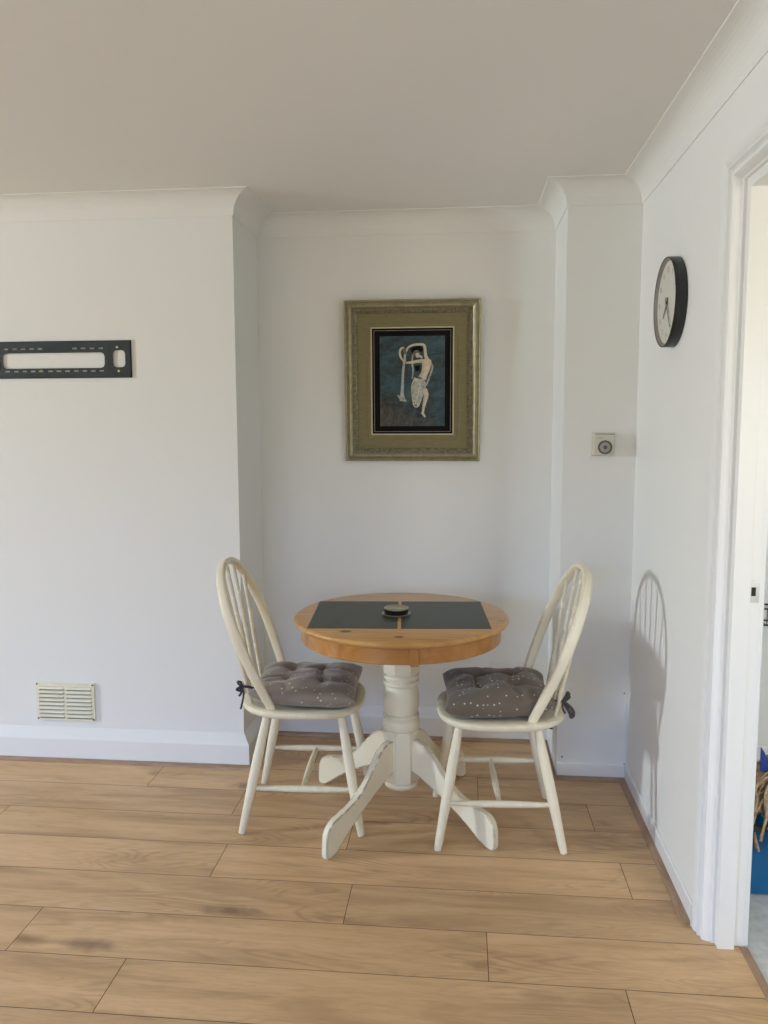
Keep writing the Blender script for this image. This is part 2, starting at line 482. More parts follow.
# floor boards: 207 mm wide, 1352 mm long, staggered
bm = bmesh.new()
lay = bm.loops.layers.float_color.new('plank')
BW, BL, G = 0.207, 1.352, 0.0011
rows = {-2: -0.9, -1: -1.32, 0: -1.965, 1: -1.548, 2: -2.43, 3: -1.50, 4: -1.028, 5: -1.958, 6: -1.604}
def plank(X0, X1, Y0, Y1, cx0, cx1, cy0, cy1, rnd):
    x0, x1, y0, y1 = max(X0, cx0), min(X1, cx1), max(Y0, cy0), min(Y1, cy1)
    if x1-x0 < 0.003 or y1-y0 < 0.003: return
    a, b, c, d = (G if x0 == X0 else 0), (G if x1 == X1 else 0), (G if y0 == Y0 else 0), (G if y1 == Y1 else 0)
    f = bm.faces.new([bm.verts.new(p) for p in ((x0+a, y0+c, 0), (x1-b, y0+c, 0), (x1-b, y1-d, 0), (x0+a, y1-d, 0))])
    for l in f.loops: l[lay] = (*rnd, 1)
for k in range(-2, 26):
    y1 = -0.026-BW*k; y0 = y1-BW
    off = rows.get(k, -2.0+0.47*((k*7) % 3)+0.13*((k*5) % 4))
    n0 = int((ROOM_X0-off)//BL)-1
    for j in range(n0, n0+9):
        x0 = off+BL*j; x1 = x0+BL
        rnd = (random.random(), random.random(), random.random())
        for (ax, bx, ay, by) in ((ROOM_X0, 0.0, ROOM_Y0, 0.0), (XL, XB, 0.0, YA), (0.0, WT, DY0-0.1, DY1+0.1)):
            plank(x0, x1, y0, y1, ax, bx, ay, by, rnd)
box(bm, ROOM_X0-0.2, WT, ROOM_Y0-0.2, 0.55, -0.15, -0.0012, 1)
fl = obj('floor', bm, [M['laminate'], M['seam']])
struct(fl)

# coving all round the room
room = [(ROOM_X0, ROOM_Y0), (ROOM_X0, 0), (XL, 0), (XL, YA), (XB, YA), (XB, 0), (0, 0), (0, ROOM_Y0)]
prof = [(-0.01, H-CV), (0.0035, H-CV), (0.0045, H-CV+0.004)]
for i in range(1, 10):
    t = i/10*PI/2
    prof.append((0.006+(CV-0.010)*(1-math.cos(t)), H-CV+0.005+(CV-0.010)*math.sin(t)))
prof += [(CV-0.003, H-0.004), (CV, H-0.003), (CV, H+0.01), (-0.01, H+0.01)]
bm = bmesh.new(); moulding(bm, room, prof, closed=True)
struct(obj('trim_1', bm, M['coving']))

# chamfered skirting on the left wall, round the breast and in the alcove
sk = [(-0.01, 0), (0.028, 0), (0.028, 0.100), (0.026, 0.106), (0.002, 0.146), (-0.01, 0.149)]
bm = bmesh.new(); moulding(bm, [(ROOM_X0, ROOM_Y0), (ROOM_X0, 0), (XL, 0), (XL, YA), (XB, YA)], sk)
struct(obj('baseboard_left', bm, M['gloss']))
sk2 = [(-0.01, 0), (0.008, 0), (0.008, 0.064), (0.004, 0.069), (-0.01, 0.070)]
bm = bmesh.new(); moulding(bm, [(XB+0.0, 0.0), (0, 0), (0, -0.978)], sk2)
struct(obj('baseboard_right', bm, M['gloss']))
# brown edging strips
def quad(o, w=0.018, h=0.015):
    return [(o-0.004, 0)] + [(o+w*math.sin(t), h*math.cos(t)) for t in (PI/2, PI/3, PI/6, 0)] + [(o-0.004, h)]
bm = bmesh.new(); moulding(bm, [(ROOM_X0, 0), (XL, 0), (XL, YA), (XB, YA)], quad(0.028, 0.015, 0.016))
struct(obj('trim_2', bm, M['bead']))
bm = bmesh.new(); moulding(bm, [(XB, YA-0.02), (XB, 0), (0, 0), (0, -0.975)], quad(0.010, 0.020, 0.015))
struct(obj('trim_3', bm, M['bead']))
# threshold strip in the doorway
bm = bmesh.new(); prism(bm, [(WT-0.014, 0), (WT-0.012, 0.004), (WT+0.006, 0.004), (WT+0.010, 0)], DY0, DY1+0.01, 'y')
struct(obj('trim_4', bm, M['bead']))

# narrow cover strip up the corner of the boxing, with its screws
bm = bmesh.new(); box(bm, -0.012, -0.005, -0.003, 0.0, 0.072, 0.395)
st = struct(obj('trim_5', bm, M['wall'], bevel=0.001))
for x, z, r in ((-0.016, 0.372, 0.0028), (-0.008, 0.070, 0.004), (-0.262, 0.092, 0.0035)):
    bm = bmesh.new(); prism(bm, [(x+r*math.cos(a), z+r*math.sin(a)) for a in [2*PI*i/10 for i in range(10)]], -0.0025, 0.001, 'y')
    obj('screw', bm, M['dark_screw'], st)

# ------------------------------------------------------------------ doorway
def jamb_sweep(bm, prof):
    """closed profile of (offset outward from the opening, x), run up, over and down the opening"""
    cols = []
    for o, x in prof:
        row = [(DY1+o, 0.0), (DY1+o, DZ+o), (DY0-o, DZ+o), (DY0-o, 0.0)]
        cols.append([bm.verts.new((x, y, z)) for y, z in row])
    m = len(prof)
    for j in range(3):
        for i in range(m):
            a, b = cols[i], cols[(i+1) % m]; bm.faces.new((a[j], a[j+1], b[j+1], b[j]))
    bm.faces.new([c[0] for c in cols]); bm.faces.new([c[3] for c in cols][::-1])
bm = bmesh.new()
jamb_sweep(bm, [(0.0, 0.038), (0.0, 0.084), (0.018, 0.084), (0.018, WT), (0.04, WT), (0.04, 0.038)])
door = struct(obj('door_1', bm, M['jamb'], bevel=0.0012))
# moulded architrave, stepping back from the wall face towards the frame
bm = bmesh.new()
jamb_sweep(bm, [(0.096, -0.001), (0.094, -0.006), (0.085, -0.005), (0.074, -0.001), (0.070, 0.004), (0.067, 0.003), (0.064, -0.001), (0.059, -0.001), (0.056, 0.005),
                (0.052, 0.010), (0.048, 0.009), (0.045, 0.005), (0.040, 0.006), (0.036, 0.012), (0.033, 0.020), (0.031, 0.027), (0.026, 0.030), (0.025, 0.040), (0.04, 0.060), (0.098, 0.060), (0.098, -0.001)])
obj('architrave', bm, M['gloss'], door)
bm = bmesh.new()
jamb_sweep(bm, [(0.022, WT-0.001), (0.022, WT+0.012), (0.030, WT+0.016), (0.055, WT+0.014), (0.085, WT+0.018), (0.098, WT+0.014), (0.100, WT-0.001)])
obj('architrave', bm, M['gloss'], door)
yk = DY1+0.018
bm = bmesh.new()
for a, b, c, d in ((0.083, 0.091, 0.990, 1.050), (0.103, 0.1115, 0.990, 1.050), (0.091, 0.103, 0.990, 1.008), (0.091, 0.103, 1.032, 1.050)):
    box(bm, a, b, yk-0.0015, yk, c, d)
sp = obj('strike_plate', bm, M['steel'], door)
bm = bmesh.new(); box(bm, 0.091, 0.103, yk-0.0008, yk+0.001, 1.008, 1.032); obj('latch_hole', bm, M['dark_hole'], sp)

# ------------------------------------------------------------------ room beyond the door
HX1, HY0, HY1 = 2.3, -3.2, 0.25
bm = bmesh.new(); box(bm, WT, HX1+0.1, HY0-0.1, 0.55, -0.15, -0.001); struct(obj('floor', bm, M['vinyl']))
bm = bmesh.new(); box(bm, WT/2, HX1+0.1, ROOM_Y0-0.2, 0.55, H, H+0.15); struct(obj('ceiling', bm, M['wall']))
bm = bmesh.new(); box(bm, WT, HX1+0.1, HY1, 0.55, 0, H); struct(obj('wall_hall_back', bm, M['wall']))
bm = bmesh.new(); box(bm, HX1, HX1+0.1, HY0, HY1, 0, H); struct(obj('wall_hall_right', bm, M['wall']))
W3 = (0.6, 1.4, 0.9, 2.05)
wall_with_hole('wall_hall_front', 'x', HY0-0.12, HY0, WT, HX1+0.1, W3[0], W3[1], W3[2], W3[3], M['wall'], top=H)
window('window_3', 'x', HY0-0.07, W3[0], W3[1], W3[2], W3[3], 2, 1)
bm = bmesh.new(); moulding(bm, [(WT, HY1), (HX1, HY1)], sk2); struct(obj('baseboard_hall', bm, M['gloss']))

# ------------------------------------------------------------------ pedestal table
TC = (-0.908, -0.352)
tab = empty('pedestal_table', (TC[0], TC[1], 0))
tag(tab, 'round pine dining table with dark slate inlay on a worn cream pedestal', 'table')
TR, TZ = 0.398, 0.770
ROT = math.radians(4)
bm = bmesh.new()
pr_ = [(0.30, TZ-0.024), (TR-0.014, TZ-0.0235), (TR-0.006, TZ-0.021), (TR-0.001, TZ-0.015), (TR, TZ-0.010), (TR-0.002, TZ-0.005), (TR-0.007, TZ-0.0015), (TR-0.013, TZ)]
lathe(bm, pr_, 128)
top = obj('tabletop', bm, M['pine'], tab, smooth=math.radians(40))
top.rotation_euler = (0, 0, 0)
# slate panels let into the top
for sx in (-1, 1):
    bm = bmesh.new(); cx = sx*0.163-0.006
    c, s = math.cos(ROT), math.sin(ROT)
    pts = []
    for dx, dy in ((-0.157, -0.213), (0.157, -0.213), (0.157, 0.213), (-0.157, 0.213)):
        x, y = cx+dx, dy-0.002
        pts.append((x*c-y*s, x*s+y*c))
    prism(bm, pts, TZ-0.006, TZ+0.0012)
    obj('slate_panel', bm, M['slate'], tab, bevel=0.0008, bseg=1)
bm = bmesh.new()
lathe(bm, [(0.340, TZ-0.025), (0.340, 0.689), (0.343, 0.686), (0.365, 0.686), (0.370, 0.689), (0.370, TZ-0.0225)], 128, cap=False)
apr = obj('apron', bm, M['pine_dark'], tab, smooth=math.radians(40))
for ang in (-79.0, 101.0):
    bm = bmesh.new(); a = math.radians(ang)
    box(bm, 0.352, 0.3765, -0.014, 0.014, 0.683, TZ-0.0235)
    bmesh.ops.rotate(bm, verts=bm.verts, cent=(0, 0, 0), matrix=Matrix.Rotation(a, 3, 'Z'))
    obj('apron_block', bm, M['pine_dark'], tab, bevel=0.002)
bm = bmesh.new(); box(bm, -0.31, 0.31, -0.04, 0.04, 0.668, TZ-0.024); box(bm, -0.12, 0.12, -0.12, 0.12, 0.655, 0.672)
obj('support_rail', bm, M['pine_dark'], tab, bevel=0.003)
# turned pedestal column
bm = bmesh.new()
col = [(0.066, 0.660, 1), (0.071, 0.655, 1), (0.071, 0.562, 1), (0.067, 0.553, 1), (0.061, 0.550), (0.061, 0.546),
       (0.0665, 0.543), (0.0685, 0.537), (0.0665, 0.531), (0.060, 0.527), (0.060, 0.523), (0.066, 0.520), (0.0685, 0.513), (0.066, 0.506), (0.0595, 0.502),
       (0.062, 0.492), (0.0665, 0.476), (0.069, 0.458), (0.0685, 0.440), (0.065, 0.424), (0.060, 0.412), (0.060, 0.408),
       (0.066, 0.405), (0.069, 0.398), (0.0675, 0.390), (0.066, 0.386), (0.070, 0.376), (0.071, 0.364), (0.068, 0.352), (0.064, 0.346), (0.068, 0.342, 1), (0.069, 0.334, 1),
       (0.069, 0.152, 1), (0.066, 0.147, 1), (0.058, 0.144), (0.062, 0.141), (0.0655, 0.134), (0.063, 0.126), (0.056, 0.121)]
col = [(c[0], c[1]-0.013*min(1.0, max(0.0, (0.50-c[1])/0.10)))+tuple(c[2:]) for c in col]
lathe(bm, col[::-1], 64)
o = obj('pedestal_column', bm, M['cream_column'], tab, smooth=math.radians(30)); o.rotation_euler = (0, 0, math.radians(10))
# four cabriole feet
lp_top = [(0.045, 0.292), (0.075, 0.303), (0.110, 0.300), (0.145, 0.280), (0.185, 0.240), (0.235, 0.190), (0.285, 0.158), (0.335, 0.140), (0.385, 0.129), (0.420, 0.118), (0.442, 0.095), (0.450, 0.065)]
lp_bot = [(0.452, 0.020), (0.448, 0.004), (0.436, 0.0), (0.412, 0.004), (0.385, 0.018), (0.345, 0.046), (0.295, 0.078), (0.245, 0.105), (0.195, 0.130), (0.140, 0.155), (0.090, 0.175), (0.045, 0.185)]
def cr2(pts, k=3): return [(p.x, p.y) for p in smoothpath([(a, b, 0) for a, b in pts], k)]
outline = cr2(lp_top)+cr2(lp_bot)
for k, (deg, ln) in enumerate(((-36, 0.96), (-122.5, 0.97), (147, 0.935), (56, 0.94))):
    bm = bmesh.new(); pts = [(a*ln, b) for a, b in outline]
    prism(bm, pts, -0.0135, 0.0135, 'y')
    o = obj('leg', bm, M['cream_table'], tab, bevel=0.004, bseg=3, smooth=math.radians(35)); o.rotation_euler = (0, 0, math.radians(deg))

# round tin sitting on the table
tin = empty('candle_tin', (-0.925, -0.362, TZ+0.0012))
tag(tin, 'small round black tin with a brass lid in the middle of the pine table', 'tin')
bm = bmesh.new(); lathe(bm, [(0.040, 0.0), (0.052, 0.001), (0.054, 0.005), (0.053, 0.006), (0.044, 0.004), (0.030, 0.003)], 48); obj('dish', bm, M['tin_gold'], tin, smooth=0.8)
bm = bmesh.new(); lathe(bm, [(0.043, 0.004), (0.0445, 0.006), (0.0445, 0.021), (0.043, 0.022)], 48); obj('tin_body', bm, M['tin_black'], tin, smooth=0.8)
bm = bmesh.new(); lathe(bm, [(0.0455, 0.0215), (0.046, 0.023), (0.0455, 0.026), (0.043, 0.0272), (0.037, 0.0266), (0.0355, 0.0258)], 48); obj('lid', bm, M['tin_gold'], tin, smooth=0.8)

# ------------------------------------------------------------------ windsor chairs
ZS = 0.455
def bowpts(e=0.0, x0=-0.107, sl=0.387, W=0.233, wf=0.165, zt=0.962, zm=0.719):
    h = []
    for i in range(16):
        z = (ZS-0.012)+(zm-ZS+0.012)*i/15; k = min(1.0, (zm-z)/(zm-ZS))
        h.append((W-(W-wf)*k**1.6, z))
    for i in range(1, 16):
        t = PI/2*i/16; h.append((W*math.cos(t)**0.9, zm+(zt-zm)*math.sin(t)))
    pts = [(-a, z) for a, z in h]+[(0, zt)]+[(a, z) for a, z in h[::-1]]
    return [Vector((x0-sl*(z-ZS), y, z)) for y, z in pts]
def bow_z_at(y):
    """height of the bow's underside at the offset y"""
    P = bowpts(); best = max((p for p in P if p.z > 0.72), key=lambda p: -abs(p.y-y)); return best

def seat_outline(n=72, grow=0.0):
    out = []
    for i in range(n):
        t = 2*PI*i/n; c, s = math.cos(t), math.sin(t)
        ex = 2/2.9 if c > 0 else 2/2.35
        x = (0.2185 if c > 0 else 0.240)*math.copysign(abs(c)**ex, c)
        y = 0.216*math.copysign(abs(s)**(2/2.7), s)
        l = math.hypot(x, y); out.append((x*(1+grow/l), y*(1+grow/l)))
    return out

def make_chair(loc, rz, label):
    t = empty('windsor_chair', loc, rz)
    tag(t, label, 'chair', 'cream windsor chairs at the round table')
    bm = bmesh.new(); rings = []
    for g, z in ((-0.030, ZS-0.030), (-0.012, ZS-0.027), (-0.003, ZS-0.019), (0.0, ZS-0.010), (-0.001, ZS-0.004), (-0.006, ZS), (-0.03, ZS-0.001), (-0.09, ZS-0.007), (-0.15, ZS-0.009)):
        rings.append([bm.verts.new((x, y, z)) for x, y in seat_outline(grow=g)])
    for a, b in zip(rings, rings[1:]):
        for i in range(len(a)): bm.faces.new((a[i], a[(i+1) % len(a)], b[(i+1) % len(a)], b[i]))
    bm.faces.new(rings[0][::-1]); bm.faces.new(rings[-1])
    obj('seat', bm, M['cream'], t, smooth=math.radians(50))
    feet = {}
    for fx in (1, -1):
        for sy in (-1, 1):
            a = Vector((0.142 if fx > 0 else -0.125, sy*0.150, ZS-0.020)); b = Vector((0.218 if fx > 0 else -0.217, sy*0.205, 0.0))
            feet[(fx, sy)] = (a, b)
            bm = bmesh.new()
            pts = [a.lerp(b, i/14) for i in range(15)]
            pts[-1] = b
            tube(bm, pts, lambda u: 0.0135+0.0050*math.sin(min(1, u/0.75)*PI*0.75) - (0.0035*max(0, u-0.62)/0.38) - (0.0012 if u > 0.97 else 0), 16)
            for v in bm.verts:
                if v.co.z < 0.0: v.co.z = 0.0
            obj('leg', bm, M['cream'], t, smooth=math.radians(50))
    mids = []
    for sy in (-1, 1):
        a0, a1 = feet[(1, sy)]; b0, b1 = feet[(-1, sy)]
        a = a0.lerp(a1, 0.625); b = b0.lerp(b1, 0.625)
        bm = bmesh.new(); pts = [b.lerp(a, i/12) for i in range(13)]
        tube(bm, pts, lambda u: 0.0075+0.0050*math.sin(u*PI), 12)
        obj('side_stretcher', bm, M['cream'], t, smooth=math.radians(50)); mids.append((a+b)/2)
    bm = bmesh.new(); tube(bm, [mids[0].lerp(mids[1], i/12) for i in range(13)], lambda u: 0.0075+0.0048*math.sin(u*PI), 12)
    obj('cross_stretcher', bm, M['cream'], t, smooth=math.radians(50))
    # bent bow: wider than thick, rounded
    bm = bmesh.new(); P = smoothpath(bowpts(), 3); n = len(P)
    nrm = Vector((1, 0, 0.387)).normalized()
    sec = [(a*0.0105, b*0.0155) for a, b in ((1, 0.6), (0.75, 0.9), (0.4, 1), (-0.4, 1), (-0.75, 0.9), (-1, 0.6), (-1, -0.6), (-0.75, -0.9), (-0.4, -1), (0.4, -1), (0.75, -0.9), (1, -0.6))]
    def sect(i, u):
        k = abs(u-0.5)*2
        f = 1.0 + 0.15*math.sin(min(1, k)*PI) - (0.10 if k > 0.97 else 0)
        return [(a*f, b*f) for a, b in sec]
    sweep(bm, P, sect, up=nrm)
    obj('back_bow', bm, M['cream'], t, smooth=math.radians(45))
    for k in range(5):
        yb = (k-2)*0.052; yt = (k-2)*0.084
        top = bow_z_at(yt); zt = 0.719+(0.962-0.719)*math.sqrt(max(0, 1-(abs(yt)/0.233)**2.2))+0.002
        tp = Vector((-0.107-0.387*(zt-ZS), yt, zt)); bt = Vector((-0.203+0.9*yb*yb, yb, ZS-0.008))
        bm = bmesh.new(); tube(bm, [bt.lerp(tp, i/16) for i in range(17)], lambda u: 0.0068+0.0016*math.sin(min(1, u*1.6)*PI/1.3)*(1-u*0.6), 10)
        obj('spindle', bm, M['cream'], t, smooth=math.radians(60))
    return t

chL = make_chair((-1.264, -0.355, 0), math.radians(2.6), 'cream windsor chair left of the round table, facing right')
def copy_tree(o, parent=None):
    c = o.copy(); COL.objects.link(c)
    if parent is not None:
        c.parent = parent; c.matrix_parent_inverse = o.matrix_parent_inverse.copy()
    for ch in list(o.children): copy_tree(ch, c)
    return c
chR = copy_tree(chL); chR.location = (-0.554, -0.408, 0); chR.rotation_euler = (0, 0, math.radians(182.8))
chR['label'] = 'cream windsor chair right of the round table, facing left'

# ------------------------------------------------------------------ tufted seat pads
def pad(name, loc, rz, label, m, mr, L=0.40, W=0.40, T=0.075, seed=1, tilt=0.0, cells=3, sag=0.0, ribbon=None):
    rnd = random.Random(seed)
    bm = bmesh.new(); uvl = bm.loops.layers.uv.new('UVMap'); n = 60
    tufts = [(i/cells, j/cells) for i in range(1, cells) for j in range(1, cells)]
    tufts = [(a+rnd.uniform(-.02, .02), b+rnd.uniform(-.02, .02)) for a, b in tufts]
    amp = [[rnd.uniform(0.85, 1.12) for _ in range(cells)] for _ in range(cells)]
    ph = [rnd.uniform(0, 6.28) for _ in range(8)]
    def warp(u, v):
        k = 0.040
        return (u+k*math.sin(5.3*v+ph[0])+0.6*k*math.sin(9.1*v+7*u+ph[1]), v+k*math.sin(4.9*u+ph[2])+0.6*k*math.sin(8.3*u-6*v+ph[3]))
    def h(u, v):
        e = (max(0, 1-abs(2*u-1)**4.5)*max(0, 1-abs(2*v-1)**4.5))**0.5
        a_, b_ = warp(u, v)
        d = min(math.hypot(u-a, v-b) for a, b in tufts)
        dim = math.exp(-(d/0.060)**1.2)
        cr = 0.0
        for g in range(1, cells):
            w1 = 0.62+0.38*math.sin(7*v+ph[4]+g*2); w2 = 0.62+0.38*math.sin(6*u+ph[5]+g*3)
            cr = max(cr, w1*math.exp(-(abs(a_-g/cells)/0.034)**1.1), w2*math.exp(-(abs(b_-g/cells)/0.034)**1.1))
        wr = 0.030*math.sin(21*u+9*v+ph[6])+0.028*math.sin(27*v-14*u+ph[7])+0.07*math.sin(8*u-5*v+ph[5])
        dome = 1.06-0.16*((2*u-1)**2+(2*v-1)**2)/2
        return e*(dome+wr-0.52*dim-0.27*cr)
    def pos(u, v, top):
        pin = 1-0.055*math.sin(PI*u*1.0)*0-0.0
        # sides drawn in between the corners, scalloped by the tufting
        sx = 1-0.065*(1-abs(2*v-1)**2)*1.0+0.012*abs(math.sin(PI*cells*v)); sy = 1-0.065*(1-abs(2*u-1)**2)+0.012*abs(math.sin(PI*cells*u))
        x = (u-0.5)*L*sx; y = (v-0.5)*W*sy*(1-0.20*(1-min(1.0, u/0.6))**1.5)
        mid = T*0.42
        hh = h(u, v)
        z = mid+hh*T*0.58 if top else mid-min(1, (max(0, 1-abs(2*u-1)**6)*max(0, 1-abs(2*v-1)**6))**0.5)*T*0.42
        z += 0.010*((abs(2*u-1)*abs(2*v-1))**3)
        return (x, y, z + tilt*x + sag*abs(2*v-1)**2)
    grid = {}
    for top in (1, 0):
        for i in range(n+1):
            for j in range(n+1):
                edge = i in (0, n) or j in (0, n)
                key = (i, j, 1 if edge else top)
                if key not in grid:
                    # denser samples near the rim
                    u = 0.5-0.5*math.cos(PI*i/n)*(0.35)-0.5*(1-2*i/n)*0.65
                    v = 0.5-0.5*math.cos(PI*j/n)*(0.35)-0.5*(1-2*j/n)*0.65
                    grid[key] = (bm.verts.new(pos(u, v, top)), u, v)
    for top in (1, 0):
        for i in range(n):
            for j in range(n):
                q = []
                for a, b in ((i, j), (i+1, j), (i+1, j+1), (i, j+1)):
                    edge = a in (0, n) or b in (0, n); q.append(grid[(a, b, 1 if edge else top)])
                f = bm.faces.new([x[0] for x in q])
                for l, x in zip(f.loops, q): l[uvl].uv = (x[1], x[2])
    o = obj(name, bm, m, smooth=4)
    o.location = loc; o.rotation_euler = (0, 0, rz); tag(o, label, 'cushion', 'tufted seat pads')
    for a, b in tufts:
        x, y, z = pos(a, b, 1); bb = bmesh.new(); lathe(bb, [(0.001, 0.0), (0.007, 0.001), (0.008, 0.003), (0.005, 0.0055), (0.001, 0.006)], 12)
        bmesh.ops.translate(bb, verts=bb.verts, vec=(x, y, z)); obj('tuft_button', bb, m, o, smooth=4)
    if ribbon: ribbon(o, mr)
    return o

def ribbon_strip(bm, pts, w=0.010, th=0.0016, up=(0, 1, 0.2)):
    P = smoothpath(pts, 6)
    sweep(bm, P, lambda i, u: [(w/2, th/2), (-w/2, th/2), (-w/2, -th/2), (w/2, -th/2)], up=Vector(up))

# both ties are given in the chair's own directions (chair back towards -x)
def ribbon_left(o, mr):
    bm = bmesh.new()
    for y0 in (-0.125,):
        ribbon_strip(bm, [(-0.150, y0, 0.045), (-0.190, y0-0.010, 0.068), (-0.222, y0-0.005, 0.070)])
        k = Vector((-0.224, y0-0.005, 0.068))
        ribbon_strip(bm, [k, k+Vector((-0.010, -0.006, 0.012)), k+Vector((-0.015, -0.002, 0.020)), k+Vector((-0.005, 0.004, 0.016)), k], 0.009)
        ribbon_strip(bm, [k, k+Vector((-0.009, -0.002, -0.001)), k+Vector((-0.019, -0.004, -0.008)), k+Vector((-0.010, 0.002, -0.014)), k], 0.009)
        ribbon_strip(bm, [k, k+Vector((-0.004, -0.004, -0.022)), k+Vector((-0.012, -0.002, -0.034))], 0.008)
        ribbon_strip(bm, [k, k+Vector((0.004, 0.002, -0.030)), k+Vector((-0.006, 0.002, -0.078)), k+Vector((-0.008, 0.0, -0.080))], 0.007)
    obj('tie', bm, mr, o, smooth=1.0)
def ribbon_right(o, mr):
    bm = bmesh.new()
    y0 = 0.115
    def R(pts, r=0.0048): tube(bm, smoothpath(pts, 6), r, 8)
    R([(-0.140, y0, 0.050), (-0.185, y0+0.008, 0.058), (-0.218, y0+0.005, 0.055)])
    k = Vector((-0.222, y0+0.005, 0.055))
    R([k, k+Vector((-0.008, 0.004, 0.018)), k+Vector((-0.014, 0.004, 0.034)), k+Vector((-0.018, 0.006, 0.018)), k], 0.006)
    R([k, k+Vector((-0.010, 0.003, -0.018)), k+Vector((-0.022, 0.005, -0.040)), k+Vector((-0.026, 0.012, -0.052)), k+Vector((-0.034, 0.014, -0.040)), k+Vector((-0.024, 0.012, -0.018)), k], 0.006)
    R([k, k+Vector((0.004, 0.006, -0.020)), k+Vector((-0.006, 0.010, -0.040))], 0.004)
    obj('tie', bm, mr, o, smooth=1.0)

aL = math.radians(2.6)
pad('seat_cushion', (-1.262, -0.356, ZS+0.000), aL+math.radians(1), 'dark taupe satin tufted cushion tied to the left chair', M['cush_l'], M['ribbon_l'],
    0.395, 0.405, 0.090, 3, -0.03, 3, 0.0, ribbon_left)
pad('seat_cushion', (-0.555, -0.398, ZS-0.003), math.radians(182.8), 'matt brown white-dotted tufted cushion tied to the right chair', M['cush_r'], M['ribbon_r'],
    0.385, 0.405, 0.104, 8, -0.03, 3, 0.0, ribbon_right)

# ------------------------------------------------------------------ framed picture
PW, PH = 0.610, 0.716
pic = empty('framed_picture', (-0.911, YA-0.002, 1.308)); pic.rotation_euler = (math.radians(2.6), 0, 0)
tag(pic, 'gold framed relief of a woman pouring water, hung on the alcove wall', 'picture')
def ringframe(bm, rings):
    """rings: (inset from the outer edge, depth y) swept round a rectangle, picture plane x-z, centre at (0, PH/2)"""
    R = []
    for ins, y in rings:
        a, b = PW/2-ins, PH/2-ins
        R.append([bm.verts.new((x, y, z+PH/2)) for x, z in ((-a, -b), (a, -b), (a, b), (-a, b))])
    for p, q in zip(R, R[1:]):
        for i in range(4): bm.faces.new((p[i], p[(i+1) % 4], q[(i+1) % 4], q[i]))
    return R
bm = bmesh.new()
R = ringframe(bm, [(0.0, 0.0), (0.0, -0.020), (0.003, -0.026), (0.008, -0.027), (0.012, -0.024), (0.016, -0.027), (0.024, -0.034), (0.031, -0.035), (0.036, -0.031), (0.038, -0.024),
                   (0.038, 0.0)])
for i in range(4): bm.faces.new((R[-1][i], R[-1][(i+1) % 4], R[0][(i+1) % 4], R[0][i]))
fr = obj('frame', bm, M['frame'], pic)
bm = bmesh.new()
R = ringframe(bm, [(0.037, -0.002), (0.037, -0.022), (0.046, -0.021), (0.057, -0.017), (0.059, -0.012), (0.059, -0.002)])
# pressed beads run round the inner band
for s in (0, 1):
    for side in (-1, 1):
        ln = (PW if s == 0 else PH)/2-0.046
        cnt = int(2*ln/0.0125)
        for i in range(cnt+1):
            u = -ln+2*ln*i/cnt; o_ = (PH if s == 0 else PW)/2-0.047
            x, z = (u, side*o_) if s == 0 else (side*o_, u)
            a, b = (0.0036, 0.0055) if s == 0 else (0.0055, 0.0036)
            y0_, y1_ = -0.018, -0.0245
            v = [bm.verts.new((x+p*a, y0_, z+q*b+PH/2)) for p, q in ((-1, -1), (1, -1), (1, 1), (-1, 1))]
            w = [bm.verts.new((x+p*a*0.6, y1_, z+q*b*0.6+PH/2)) for p, q in ((-1, -1), (1, -1), (1, 1), (-1, 1))]
            for k in range(4): bm.faces.new((v[k], v[(k+1) % 4], w[(k+1) % 4], w[k]))
            bm.faces.new(w)
obj('beaded_band', bm, M['frame_bead'], pic)
bm = bmesh.new()
R = ringframe(bm, [(0.057, -0.010), (0.098, -0.010), (0.099, -0.0115), (0.102, -0.0115), (0.103, -0.010), (0.119, -0.010), (0.119, -0.004), (0.057, -0.004)])
obj('mount', bm, M['mount'], pic)
bm = bmesh.new(); ringframe(bm, [(0.1185, -0.006), (0.1185, -0.012), (0.1235, -0.012), (0.1245, -0.006)]); obj('gold_fillet', bm, M['mount_gold'], pic)
bm = bmesh.new(); box(bm, -PW/2+0.124, PW/2-0.124, -0.007, -0.003, 0.124, PH-0.124); obj('black_mount', bm, M['black'], pic)
bm = bmesh.new(); ringframe(bm, [(0.1320, -0.0065), (0.1320, -0.0085), (0.1345, -0.0085), (0.1345, -0.0065)]); obj('pewter_line', bm, M['grey_line'], pic)
bm = bmesh.new(); AW, AH = 0.292, 0.400
box(bm, -AW/2, AW/2, -0.009, -0.006, -AH/2, AH/2)
art = obj('painted_panel', bm, M['art'], pic); art.location = (0, 0, PH/2)
def ap_(x, y): return ((x-381)/578*AW, (522-y)/785*AH)
def relief(name, m, pts, wid, hgt=0.35, n=10):
    """half-round raised stroke"""
    bm = bmesh.new(); P = smoothpath([(ap_(*p)[0], -0.0088, ap_(*p)[1]) for p in pts], 5)
    W_ = wid if isinstance(wid, (list, tuple)) else [wid]*len(pts)
    def sec(i, u):
        k = u*(len(W_)-1); a = int(min(k, len(W_)-2)) if len(W_) > 1 else 0
        w = (W_[a]+(W_[min(a+1, len(W_)-1)]-W_[a])*(k-a))/578*AW/2
        return [(w*math.cos(2*PI*j/n), w*hgt*math.sin(2*PI*j/n)) for j in range(n)]
    sweep(bm, P, sec, up=Vector((0, -1, 0)))
    obj(name, bm, m, art, smooth=1.2)
